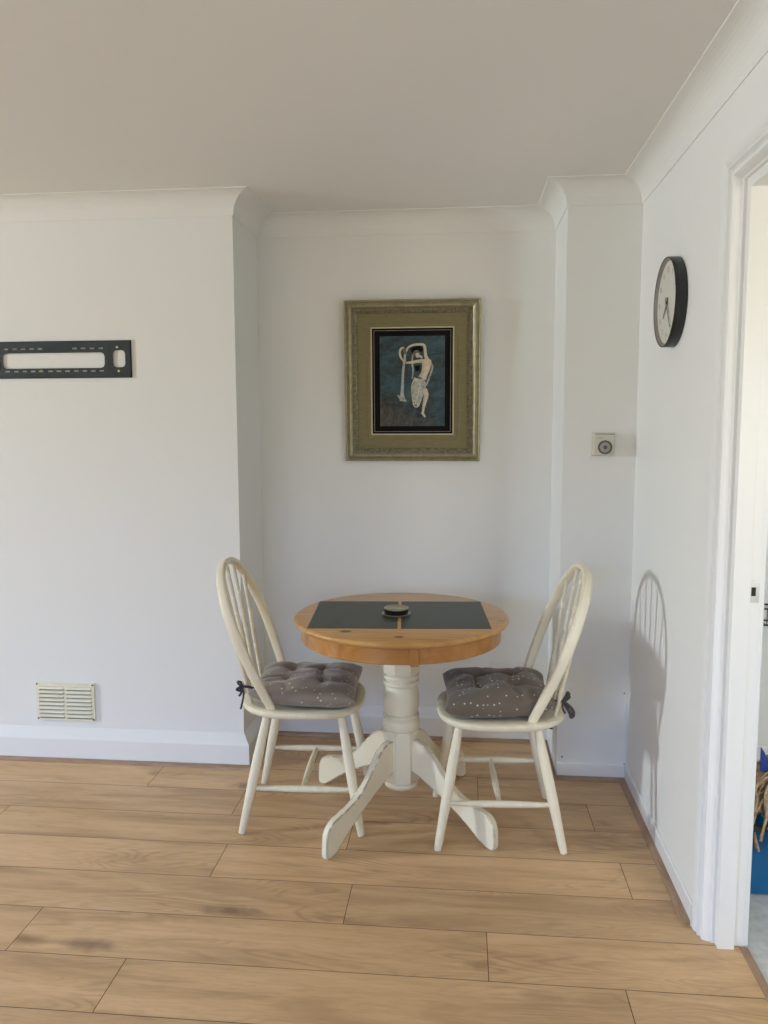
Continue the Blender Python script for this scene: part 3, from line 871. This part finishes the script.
# stream from the shell, drapery, then the figure
relief('water_stream', M['water'], [(318, 275), (312, 340), (300, 430), (294, 540), (290, 640), (296, 690)], [20, 24, 22, 24, 34, 60], 0.25)
relief('water_stream', M['water'], [(250, 640), (290, 680), (330, 690)], [12, 34, 14], 0.25)
relief('skirt', M['drape'], [(430, 495), (412, 560), (405, 640), (402, 700)], [70, 70, 62, 44], 0.22)
relief('skirt', M['drape'], [(462, 500), (474, 560), (462, 620), (440, 690), (425, 730)], [60, 54, 50, 44, 26], 0.28)
for q_ in ([(402, 500), (378, 560), (380, 640), (392, 715)], [(430, 520), (408, 590), (404, 660), (408, 725)], [(455, 520), (440, 590), (428, 660), (424, 735)], [(480, 520), (478, 570), (462, 630), (442, 715)], [(388, 715), (408, 745), (432, 740), (446, 715)]):
    relief('skirt', M['figure'], q_, [14, 11, 10, 12], 0.9)
relief('veil', M['drape'], [(545, 360), (560, 400), (545, 450), (520, 520), (490, 580)], [16, 18, 16, 18, 10], 0.5)
relief('veil', M['drape'], [(384, 290), (380, 360), (388, 430), (380, 500)], [10, 16, 12, 10], 0.5)
relief('figure', M['figure'], [(508, 335), (505, 400), (490, 450), (470, 495)], [86, 76, 62, 76], 0.40)
relief('figure', M['figure'], [(525, 350), (500, 300), (488, 215), (440, 203), (380, 210), (342, 232), (332, 262)], [38, 30, 24, 22, 20, 16, 12], 0.6)
relief('figure', M['figure'], [(500, 345), (440, 348), (380, 356), (325, 360)], [40, 30, 24, 16], 0.6)
relief('figure', M['figure'], [(470, 320), (445, 300)], [26, 20], 0.6)
relief('figure', M['figure'], [(488, 590), (505, 640), (492, 700), (480, 760), (474, 800)], [44, 44, 34, 24, 18], 0.5)
relief('figure', M['figure'], [(462, 795), (480, 812), (496, 836)], [16, 22, 14], 0.6)
relief('figure', M['figure'], [(412, 300), (430, 296), (446, 292)], [34, 46, 34], 0.5)
relief('hair', M['black'], [(372, 262), (400, 250), (440, 245), (465, 262)], [40, 50, 60, 40], 0.12)
relief('hair', M['black'], [(425, 385), (430, 430)], [50, 40], 0.12)
relief('hair', M['hair'], [(452, 278), (425, 262), (400, 275), (392, 310)], [16, 26, 24, 14], 0.6)
relief('shell', M['figure'], [(310, 228), (282, 238), (270, 275), (282, 318), (305, 345)], [14, 20, 20, 18, 14], 0.6)
relief('shell', M['hair'], [(300, 240), (318, 255), (322, 290)], [22, 30, 20], 0.4)

# ------------------------------------------------------------------ wall clock
CR = 0.1425
clk = empty('wall_clock', (0, -0.534, 1.862)); clk.rotation_euler = (0, 0, 0)
tag(clk, 'round black-cased clock with pale dial on the right-hand wall', 'clock')
def lathe_x(bm, prof, seg=96):
    """prof (r, depth) ; axis points into the room along -x"""
    rings = [[bm.verts.new((-d, r*math.cos(2*PI*i/seg), r*math.sin(2*PI*i/seg))) for i in range(seg)] for r, d in prof]
    for a, b in zip(rings, rings[1:]):
        for i in range(seg): bm.faces.new((a[i], a[(i+1) % seg], b[(i+1) % seg], b[i]))
    return rings
bm = bmesh.new(); R = lathe_x(bm, [(CR-0.002, 0.001), (CR, 0.004), (CR, 0.036), (CR-0.001, 0.038), (CR-0.003, 0.038), (CR-0.004, 0.036)]); bm.faces.new(R[0])
obj('clock_case', bm, M['clock_rim'], clk, smooth=math.radians(40))
bm = bmesh.new(); lathe_x(bm, [(CR-0.004, 0.0365), (CR-0.011, 0.0285), (CR-0.012, 0.027)]); obj('inner_rim', bm, M['clock_inner'], clk, smooth=math.radians(40))
bm = bmesh.new(); R = lathe_x(bm, [(CR-0.003, 0.010), (CR-0.0115, 0.0272), (0.002, 0.0272)]); bm.faces.new(R[-1]); obj('dial', bm, M['clock_face'], clk)
for hnum in range(1, 13):
    cu = bpy.data.curves.new('numeral', 'FONT'); cu.body = str(hnum); cu.size = 0.026; cu.align_x = 'CENTER'; cu.align_y = 'CENTER'; cu.extrude = 0.0003
    to = bpy.data.objects.new('tmp_text', cu); COL.objects.link(to)
    dg = bpy.context.evaluated_depsgraph_get(); me = bpy.data.meshes.new_from_object(to.evaluated_get(dg))
    bpy.data.objects.remove(to); me.name = 'numeral'
    me.materials.clear(); me.materials.append(M['clock_ink'])
    o = bpy.data.objects.new('numeral', me); link(o, clk)
    a = 2*PI*hnum/12; r = 0.103
    # viewer faces +x: viewer's right is -y
    o.location = (-0.0276, -r*math.sin(a), r*math.cos(a)); o.rotation_euler = (PI/2, 0, -PI/2)
def hand(name, ang, ln, w, d):
    bm = bmesh.new(); prism(bm, [(-w, -0.018), (w, -0.018), (w*0.5, ln), (-w*0.5, ln)], -d-0.001, -d, 'x')
    o = obj(name, bm, M['hand'], clk); o.rotation_euler = (math.radians(ang), 0, 0)
hand('minute_hand', 146, 0.100, 0.0042, 0.031); hand('hour_hand', 223, 0.062, 0.0050, 0.029)
bm = bmesh.new(); R = lathe_x(bm, [(0.006, 0.027), (0.006, 0.033)], 20); bm.faces.new(R[-1]); obj('hub', bm, M['hand'], clk)

# ------------------------------------------------------------------ thermostat
th = empty('thermostat', (-0.128, 0, 1.392)); tag(th, 'small square cream thermostat with round grey dial on the corner boxing', 'thermostat')
bm = bmesh.new(); box(bm, -0.041, 0.041, -0.030, 0.0, -0.043, 0.043); obj('cover', bm, M['plastic_cream'], th, bevel=0.004)
bm = bmesh.new(); box(bm, -0.045, 0.045, -0.010, 0.0, -0.046, 0.046); obj('back_plate', bm, M['plastic_cream'], th, bevel=0.002)
def disc_y(bm, cx, cz, prof, seg=40):
    rings = [[bm.verts.new((cx+r*math.cos(2*PI*i/seg), -d, cz+r*math.sin(2*PI*i/seg))) for i in range(seg)] for r, d in prof]
    for a, b in zip(rings, rings[1:]):
        for i in range(seg): bm.faces.new((a[i], a[(i+1) % seg], b[(i+1) % seg], b[i]))
    bm.faces.new(rings[-1])
bm = bmesh.new(); disc_y(bm, 0.003, -0.012, [(0.0275, 0.029), (0.0275, 0.033), (0.026, 0.035), (0.020, 0.035)])
dl = obj('dial', bm, M['dial'], th, smooth=0.7)
bm = bmesh.new(); disc_y(bm, 0.003, -0.012, [(0.0205, 0.0345), (0.019, 0.038), (0.010, 0.038)]); obj('dial_cap', bm, M['dial_light'], dl, smooth=0.7)
bm = bmesh.new(); disc_y(bm, 0.003, -0.012, [(0.008, 0.0375), (0.007, 0.040), (0.003, 0.040)]); obj('dial_hub', bm, M['dial'], dl, smooth=0.7)
bm = bmesh.new(); box(bm, -0.030, -0.004, -0.0304, -0.0295, 0.024, 0.0265); obj('printed_mark', bm, M['dial_light'], th)
bm = bmesh.new(); box(bm, -0.034, 0.040, -0.0304, -0.029, 0.0385, 0.0405); obj('vent_slot', bm, M['dial'], th)

# ------------------------------------------------------------------ bracket plate on the left wall
CX = -2.402; bz0, bz1 = 1.672, 1.8235
def bx_(x): return x
holes = []   # (x0, x1, z0, z1)
holes.append((-2.622, -2.174, 1.712, 1.776))
for s in (1, -1):
    a, b = (-2.137, -2.085) if s > 0 else (2*CX+2.085, 2*CX+2.137)
    holes.append((a, b, 1.714, 1.784))
ups = [-2.607, -2.569, -2.531, -2.492, -2.455, -2.303, -2.266, -2.228, -2.19]
los = [-2.604, -2.565, -2.527, -2.49, -2.454, -2.413, -2.376, -2.338, -2.300, -2.263, -2.226, -2.189]
for x in ups: holes.append((x-0.0105, x+0.0105, 1.7895, 1.7960))
for x in los: holes.append((x-0.0105, x+0.0105, 1.6965, 1.7030))
X0, X1 = 2*CX+2.059, -2.059
xs = sorted({X0, X1} | {round(h[0], 5) for h in holes} | {round(h[1], 5) for h in holes})
zs = sorted({bz0, bz1} | {h[2] for h in holes} | {h[3] for h in holes})
bm = bmesh.new(); yf, yb_ = -0.0065, -0.005
vf = {}; 
def V(i, j, y):
    k = (i, j, y)
    if k not in vf: vf[k] = bm.verts.new((xs[i], y, zs[j]))
    return vf[k]
solid = {}
for i in range(len(xs)-1):
    for j in range(len(zs)-1):
        mx, mz = (xs[i]+xs[i+1])/2, (zs[j]+zs[j+1])/2
        solid[(i, j)] = not any(h[0] < mx < h[1] and h[2] < mz < h[3] for h in holes)
for (i, j), s in solid.items():
    if not s: continue
    bm.faces.new((V(i, j, yf), V(i+1, j, yf), V(i+1, j+1, yf), V(i, j+1, yf)))
    bm.faces.new((V(i, j, yb_), V(i, j+1, yb_), V(i+1, j+1, yb_), V(i+1, j, yb_)))
    for di, dj, p, q in ((-1, 0, (i, j), (i, j+1)), (1, 0, (i+1, j), (i+1, j+1)), (0, -1, (i, j), (i+1, j)), (0, 1, (i, j+1), (i+1, j+1))):
        if not solid.get((i+di, j+dj), False):
            bm.faces.new((V(*p, yf), V(*q, yf), V(*q, yb_), V(*p, yb_)))
# clipped corners of the large openings
for h, c in ((holes[0], 0.016), (holes[1], 0.014), (holes[2], 0.014)):
    for sx, x in ((1, h[0]), (-1, h[1])):
        for sz, z in ((1, h[2]), (-1, h[3])):
            prism(bm, [(x, z), (x+sx*c, z), (x+sx*c*0.3, z+sz*c*0.3), (x, z+sz*c)], yf, yb_, 'y')
# flanges folded back to the wall
box(bm, X0, X1, yf, 0.0, bz1-0.002, bz1+0.001); box(bm, X0, X1, yf, 0.0, bz0-0.001, bz0+0.002)
box(bm, X1-0.003, X1, yf, -0.001, bz0, bz1); box(bm, X0, X0+0.003, yf, -0.001, bz0, bz1)
br = obj('wall_bracket', bm, M['bracket'])
tag(br, 'dark green slotted metal mounting plate on the left wall', 'bracket')
for x in (-2.160, -2.636):
    bm = bmesh.new(); box(bm, x-0.0015, x+0.0015, -0.008, -0.006, 1.705, 1.790); obj('pressed_rib', bm, M['bracket'], br, bevel=0.001)
for x, z, m in ((-2.452, 1.7020, 'brass'), (-2.118, 1.7965, 'steel'), (-2.113, 1.6985, 'brass')):
    bm = bmesh.new(); disc_y(bm, x, z, [(0.0055, 0.006), (0.005, 0.008), (0.003, 0.009)], 14); obj('screw', bm, M[m], br, smooth=0.7)

# ------------------------------------------------------------------ air vent
vt = empty('air_vent', (-2.415, 0, 0.265)); tag(vt, 'cream louvred air vent low on the left wall above the skirting', 'vent')
VW, VH = 0.268, 0.172
bm = bmesh.new()
for a, b, c, d in ((-VW/2, VW/2, VH/2-0.019, VH/2), (-VW/2, VW/2, -VH/2, -VH/2+0.009), (-VW/2, -VW/2+0.014, -VH/2+0.009, VH/2-0.019), (VW/2-0.014, VW/2, -VH/2+0.009, VH/2-0.019), (-0.007, 0.007, -VH/2+0.009, VH/2-0.019)):
    box(bm, a, b, -0.010, 0.0, c, d)
obj('frame', bm, M['vent'], vt, bevel=0.0012)
bm = bmesh.new(); box(bm, -VW/2+0.01, VW/2-0.01, -0.0015, -0.0005, -VH/2+0.006, VH/2-0.016); obj('shade_backing', bm, M['vent_gap_shade'], vt)
for a, b in ((-VW/2+0.014, -0.007), (0.007, VW/2-0.014)):
    bm = bmesh.new(); n = 8; h0, h1 = -VH/2+0.009, VH/2-0.019; st_ = (h1-h0)/n
    for k in range(n):
        z = h0+st_*k
        prism(bm, [(-0.004, z+st_+0.001), (-0.0085, z+st_-0.0015), (-0.0155, z+0.0090), (-0.0155, z+0.0072), (-0.014, z+0.0066), (-0.004, z+st_-0.004)], a, b, 'x')
    obj('louvres', bm, M['vent'], vt)
for sx in (-1, 1):
    for sz in (-1, 1):
        bm = bmesh.new(); disc_y(bm, sx*(VW/2-0.007), sz*(VH/2-0.008), [(0.0042, 0.0095), (0.0038, 0.0115), (0.002, 0.012)], 12); obj('screw', bm, M['dark_screw'], vt, smooth=0.7)

# ------------------------------------------------------------------ power socket in the alcove
so = empty('power_socket', (-0.466, YA, 0.324)); tag(so, 'white double power socket on the alcove wall behind the right chair', 'socket')
bm = bmesh.new(); box(bm, -0.083, 0.083, -0.012, 0.0, -0.043, 0.043); obj('face_plate', bm, M['plastic_white'], so, bevel=0.003)
for x in (-0.062, 0.062):
    bm = bmesh.new(); box(bm, x-0.006, x+0.006, -0.016, -0.011, 0.008, 0.028); obj('switch', bm, M['plastic_white'], so, bevel=0.0015)
for x in (-0.032, 0.032):
    bm = bmesh.new()
    box(bm, x-0.002, x+0.002, -0.0125, -0.0115, 0.004, 0.013); box(bm, x-0.014, x-0.007, -0.0125, -0.0115, -0.012, -0.008); box(bm, x+0.007, x+0.014, -0.0125, -0.0115, -0.012, -0.008)
    obj('pin_holes', bm, M['dark_hole'], so)
# dark cable clip at the foot of the boxing, seen under the right chair
bm = bmesh.new(); box(bm, XB-0.016, XB, 0.150, 0.166, 0.150, 0.195); box(bm, XB-0.011, XB, 0.153, 0.163, 0.195, 0.203)
tag(obj('cable_clip', bm, M['dark_hole'], bevel=0.002), 'small black cable clip low on the white side of the corner boxing', 'clip')

# ------------------------------------------------------------------ things beyond the door
tub = empty('plastic_tub', (0.40, -0.60, 0.0)); tag(tub, 'blue plastic tub on the grey floor beyond the doorway', 'tub')
def rrect(hx, hy, r, n=5):
    o = []
    for cx, cy, a0 in ((hx-r, hy-r, 0), (-hx+r, hy-r, PI/2), (-hx+r, -hy+r, PI), (hx-r, -hy+r, 3*PI/2)):
        for i in range(n+1):
            a = a0+PI/2*i/n; o.append((cx+r*math.cos(a), cy+r*math.sin(a)))
    return o
bm = bmesh.new(); rings = []
for hx, hy, z in ((0.215, 0.190, 0.0), (0.225, 0.200, 0.006), (0.240, 0.208, 0.232), (0.235, 0.203, 0.232), (0.221, 0.196, 0.010)):
    rings.append([bm.verts.new((x, y, z)) for x, y in rrect(hx, hy, 0.035)])
for a, b in zip(rings, rings[1:]):
    for i in range(len(a)): bm.faces.new((a[i], a[(i+1) % len(a)], b[(i+1) % len(a)], b[i]))
bm.faces.new(rings[0][::-1]); bm.faces.new(rings[-1])
obj('tub_body', bm, M['blue'], tub, smooth=math.radians(40))
bm = bmesh.new(); rings = []
for g, z in ((0.0, 0.220), (0.014, 0.220), (0.016, 0.236), (0.0, 0.240), (-0.006, 0.232)):
    rings.append([bm.verts.new((x, y, z)) for x, y in rrect(0.240+g, 0.208+g, 0.037)])
for a, b in zip(rings, rings[1:]+rings[:1]):
    for i in range(len(a)): bm.faces.new((a[i], a[(i+1) % len(a)], b[(i+1) % len(a)], b[i]))
obj('rim', bm, M['grey_plastic'], tub, smooth=math.radians(40))

mop = empty('string_mop', (0.345, -0.735, 0.385)); tag(mop, 'beige string mop head lying on the blue tub beyond the doorway', 'mop')
rnd = random.Random(5)
bm = bmesh.new()
for k in range(380):
    a = rnd.uniform(0, 2*PI); reach = rnd.uniform(0.06, 0.135); drop = rnd.uniform(0.07, 0.15)
    if math.cos(a) < -0.4 and math.sin(a) < -0.1 and rnd.random() < 0.30: drop += rnd.uniform(0.03, 0.10); reach = max(reach, 0.14)
    sx = 1.0
    d = Vector((math.cos(a)*sx, math.sin(a), 0)); j = lambda s: Vector((rnd.uniform(-s, s), rnd.uniform(-s, s), rnd.uniform(-s, s)))
    if drop > 0.14 and reach < 0.125: drop = 0.13
    pts = [Vector((0, 0, 0.0))+j(0.012), d*reach*0.5+Vector((0, 0, 0.002))+j(0.010), d*reach*0.92+Vector((0, 0, -0.035))+j(0.012), d*reach+Vector((0, 0, -drop*0.62))+j(0.012), d*reach*rnd.uniform(0.96, 1.12)+Vector((0, 0, -drop))+j(0.008)]
    tube(bm, smoothpath(pts, 4), 0.0042, 6)
obj('mop_strings', bm, M['straw'], mop, smooth=4)
bm = bmesh.new(); lathe(bm, [(0.075, -0.002), (0.082, 0.004), (0.078, 0.022), (0.030, 0.038), (0.020, 0.110), (0.016, 0.110), (0.001, 0.108)], 28)
obj('socket', bm, M['navy'], mop, smooth=math.radians(40))
bm = bmesh.new(); 
prism(bm, [(-0.098, 0.005), (-0.050, 0.000), (-0.055, 0.030), (-0.074, 0.026), (-0.085, 0.065), (-0.098, 0.085)], -0.030, -0.024, 'y')
obj('wing', bm, M['navy'], mop, bevel=0.002)

ws = empty('wire_rack', (0.78, HY1, 0.700)); tag(ws, 'dark wire rack on the white wall beyond the doorway', 'rack')
bm = bmesh.new()
for z in (-0.07, 0.0):
    for y in (-0.004, -0.09):
        tube(bm, [(-0.23, y, z), (0.23, y, z)], 0.004, 8)
obj('rails', bm, M['wire'], ws)
bm = bmesh.new()
for k in range(12):
    x = -0.23+0.46*k/11; tube(bm, [(x, -0.004, 0.0), (x, -0.004, -0.07), (x, -0.09, -0.07), (x, -0.09, 0.0)], 0.0022, 6)
obj('wires', bm, M['wire'], ws)

# ------------------------------------------------------------------ camera
def R_(yaw, pitch, roll):
    fw = Vector((-math.sin(yaw)*math.cos(pitch), math.cos(yaw)*math.cos(pitch), -math.sin(pitch)))
    r = Vector((math.cos(yaw), math.sin(yaw), 0)); u = r.cross(fw)
    r2 = r*math.cos(roll)+u*math.sin(roll); u2 = -r*math.sin(roll)+u*math.cos(roll)
    return Matrix(((r2.x, u2.x, -fw.x), (r2.y, u2.y, -fw.y), (r2.z, u2.z, -fw.z)))
cd = bpy.data.cameras.new('camera'); cam = bpy.data.objects.new('camera', cd); COL.objects.link(cam)
cd.sensor_fit = 'VERTICAL'; cd.sensor_height = 36.0; cd.lens = 797.76/1024*36.0; cd.clip_start = 0.05
cam.matrix_world = Matrix.Translation((-0.6884, -3.2571, 1.4675)) @ R_(0.0969, 0.1077, -0.0032).to_4x4()
sc.camera = cam

# ------------------------------------------------------------------ daylight
SKY, GROUND, STR = (0.51, 0.82, 1.46), (0.21, 0.18, 0.11), 9.6
w = bpy.data.worlds.new('daylight'); sc.world = w; w.use_nodes = True; nt = w.node_tree
bg = nt.nodes['Background']; tc = N(nt, 'ShaderNodeTexCoord'); s = N(nt, 'ShaderNodeSeparateXYZ')
nt.links.new(tc.outputs['Generated'], s.inputs[0])
f = math_(nt, 'ADD', math_(nt, 'MULTIPLY', s.outputs[2], 9.0), -0.35, True)
nt.links.new(mixc(nt, f, GROUND, SKY), bg.inputs['Color']); bg.inputs['Strength'].default_value = STR
def portal(loc, rot, sx, sy):
    l = bpy.data.lights.new('portal', 'AREA'); l.shape = 'RECTANGLE'; l.size = sx; l.size_y = sy
    l.cycles.is_portal = True
    o = bpy.data.objects.new('portal', l); COL.objects.link(o); o.location = loc; o.rotation_euler = rot; return o
def daylight(name, loc, rot, sx, sy, e, color):
    l = bpy.data.lights.new(name, 'AREA'); l.shape = 'RECTANGLE'; l.size = sx; l.size_y = sy; l.energy = e; l.color = color
    o = bpy.data.objects.new(name, l); COL.objects.link(o); o.location = loc; o.rotation_euler = rot; return o
wc = lambda a, b: (a+b)/2
portal((ROOM_X0-0.19, wc(W1[0], W1[1]), wc(W1[2], W1[3])), (0, -PI/2, 0), W1[3]-W1[2], W1[1]-W1[0])
portal((wc(W2[0], W2[1]), ROOM_Y0-0.19, wc(W2[2], W2[3])), (PI/2, 0, 0), W2[1]-W2[0], W2[3]-W2[2])
portal((wc(W3[0], W3[1]), HY0-0.115, wc(W3[2], W3[3])), (PI/2, 0, 0), W3[1]-W3[0], W3[3]-W3[2])
# area lamps added in the side and next-room windows, on top of the sky
daylight('side_window_added_light', (ROOM_X0-0.16, wc(W1[0], W1[1]), wc(W1[2], W1[3])), (0, -PI/2, 0), W1[3]-W1[2]-0.1, W1[1]-W1[0]-0.1, 345, (0.80, 0.89, 0.95))
daylight('next_room_added_light', (wc(W3[0], W3[1]), HY0-0.10, wc(W3[2], W3[3])), (PI/2, 0, 0), W3[1]-W3[0]-0.1, W3[3]-W3[2]-0.1, 48, (1.0, 0.96, 0.86))

sc.view_settings.view_transform = 'Standard'
try: sc.view_settings.look = 'None'
except Exception: pass
sc.view_settings.gamma = 1.0; sc.view_settings.use_curve_mapping = False
sc.view_settings.exposure = -0.42
sc.cycles.max_bounces = 10; sc.cycles.diffuse_bounces = 7; sc.cycles.glossy_bounces = 3
sc.cycles.sample_clamp_indirect = 6.0
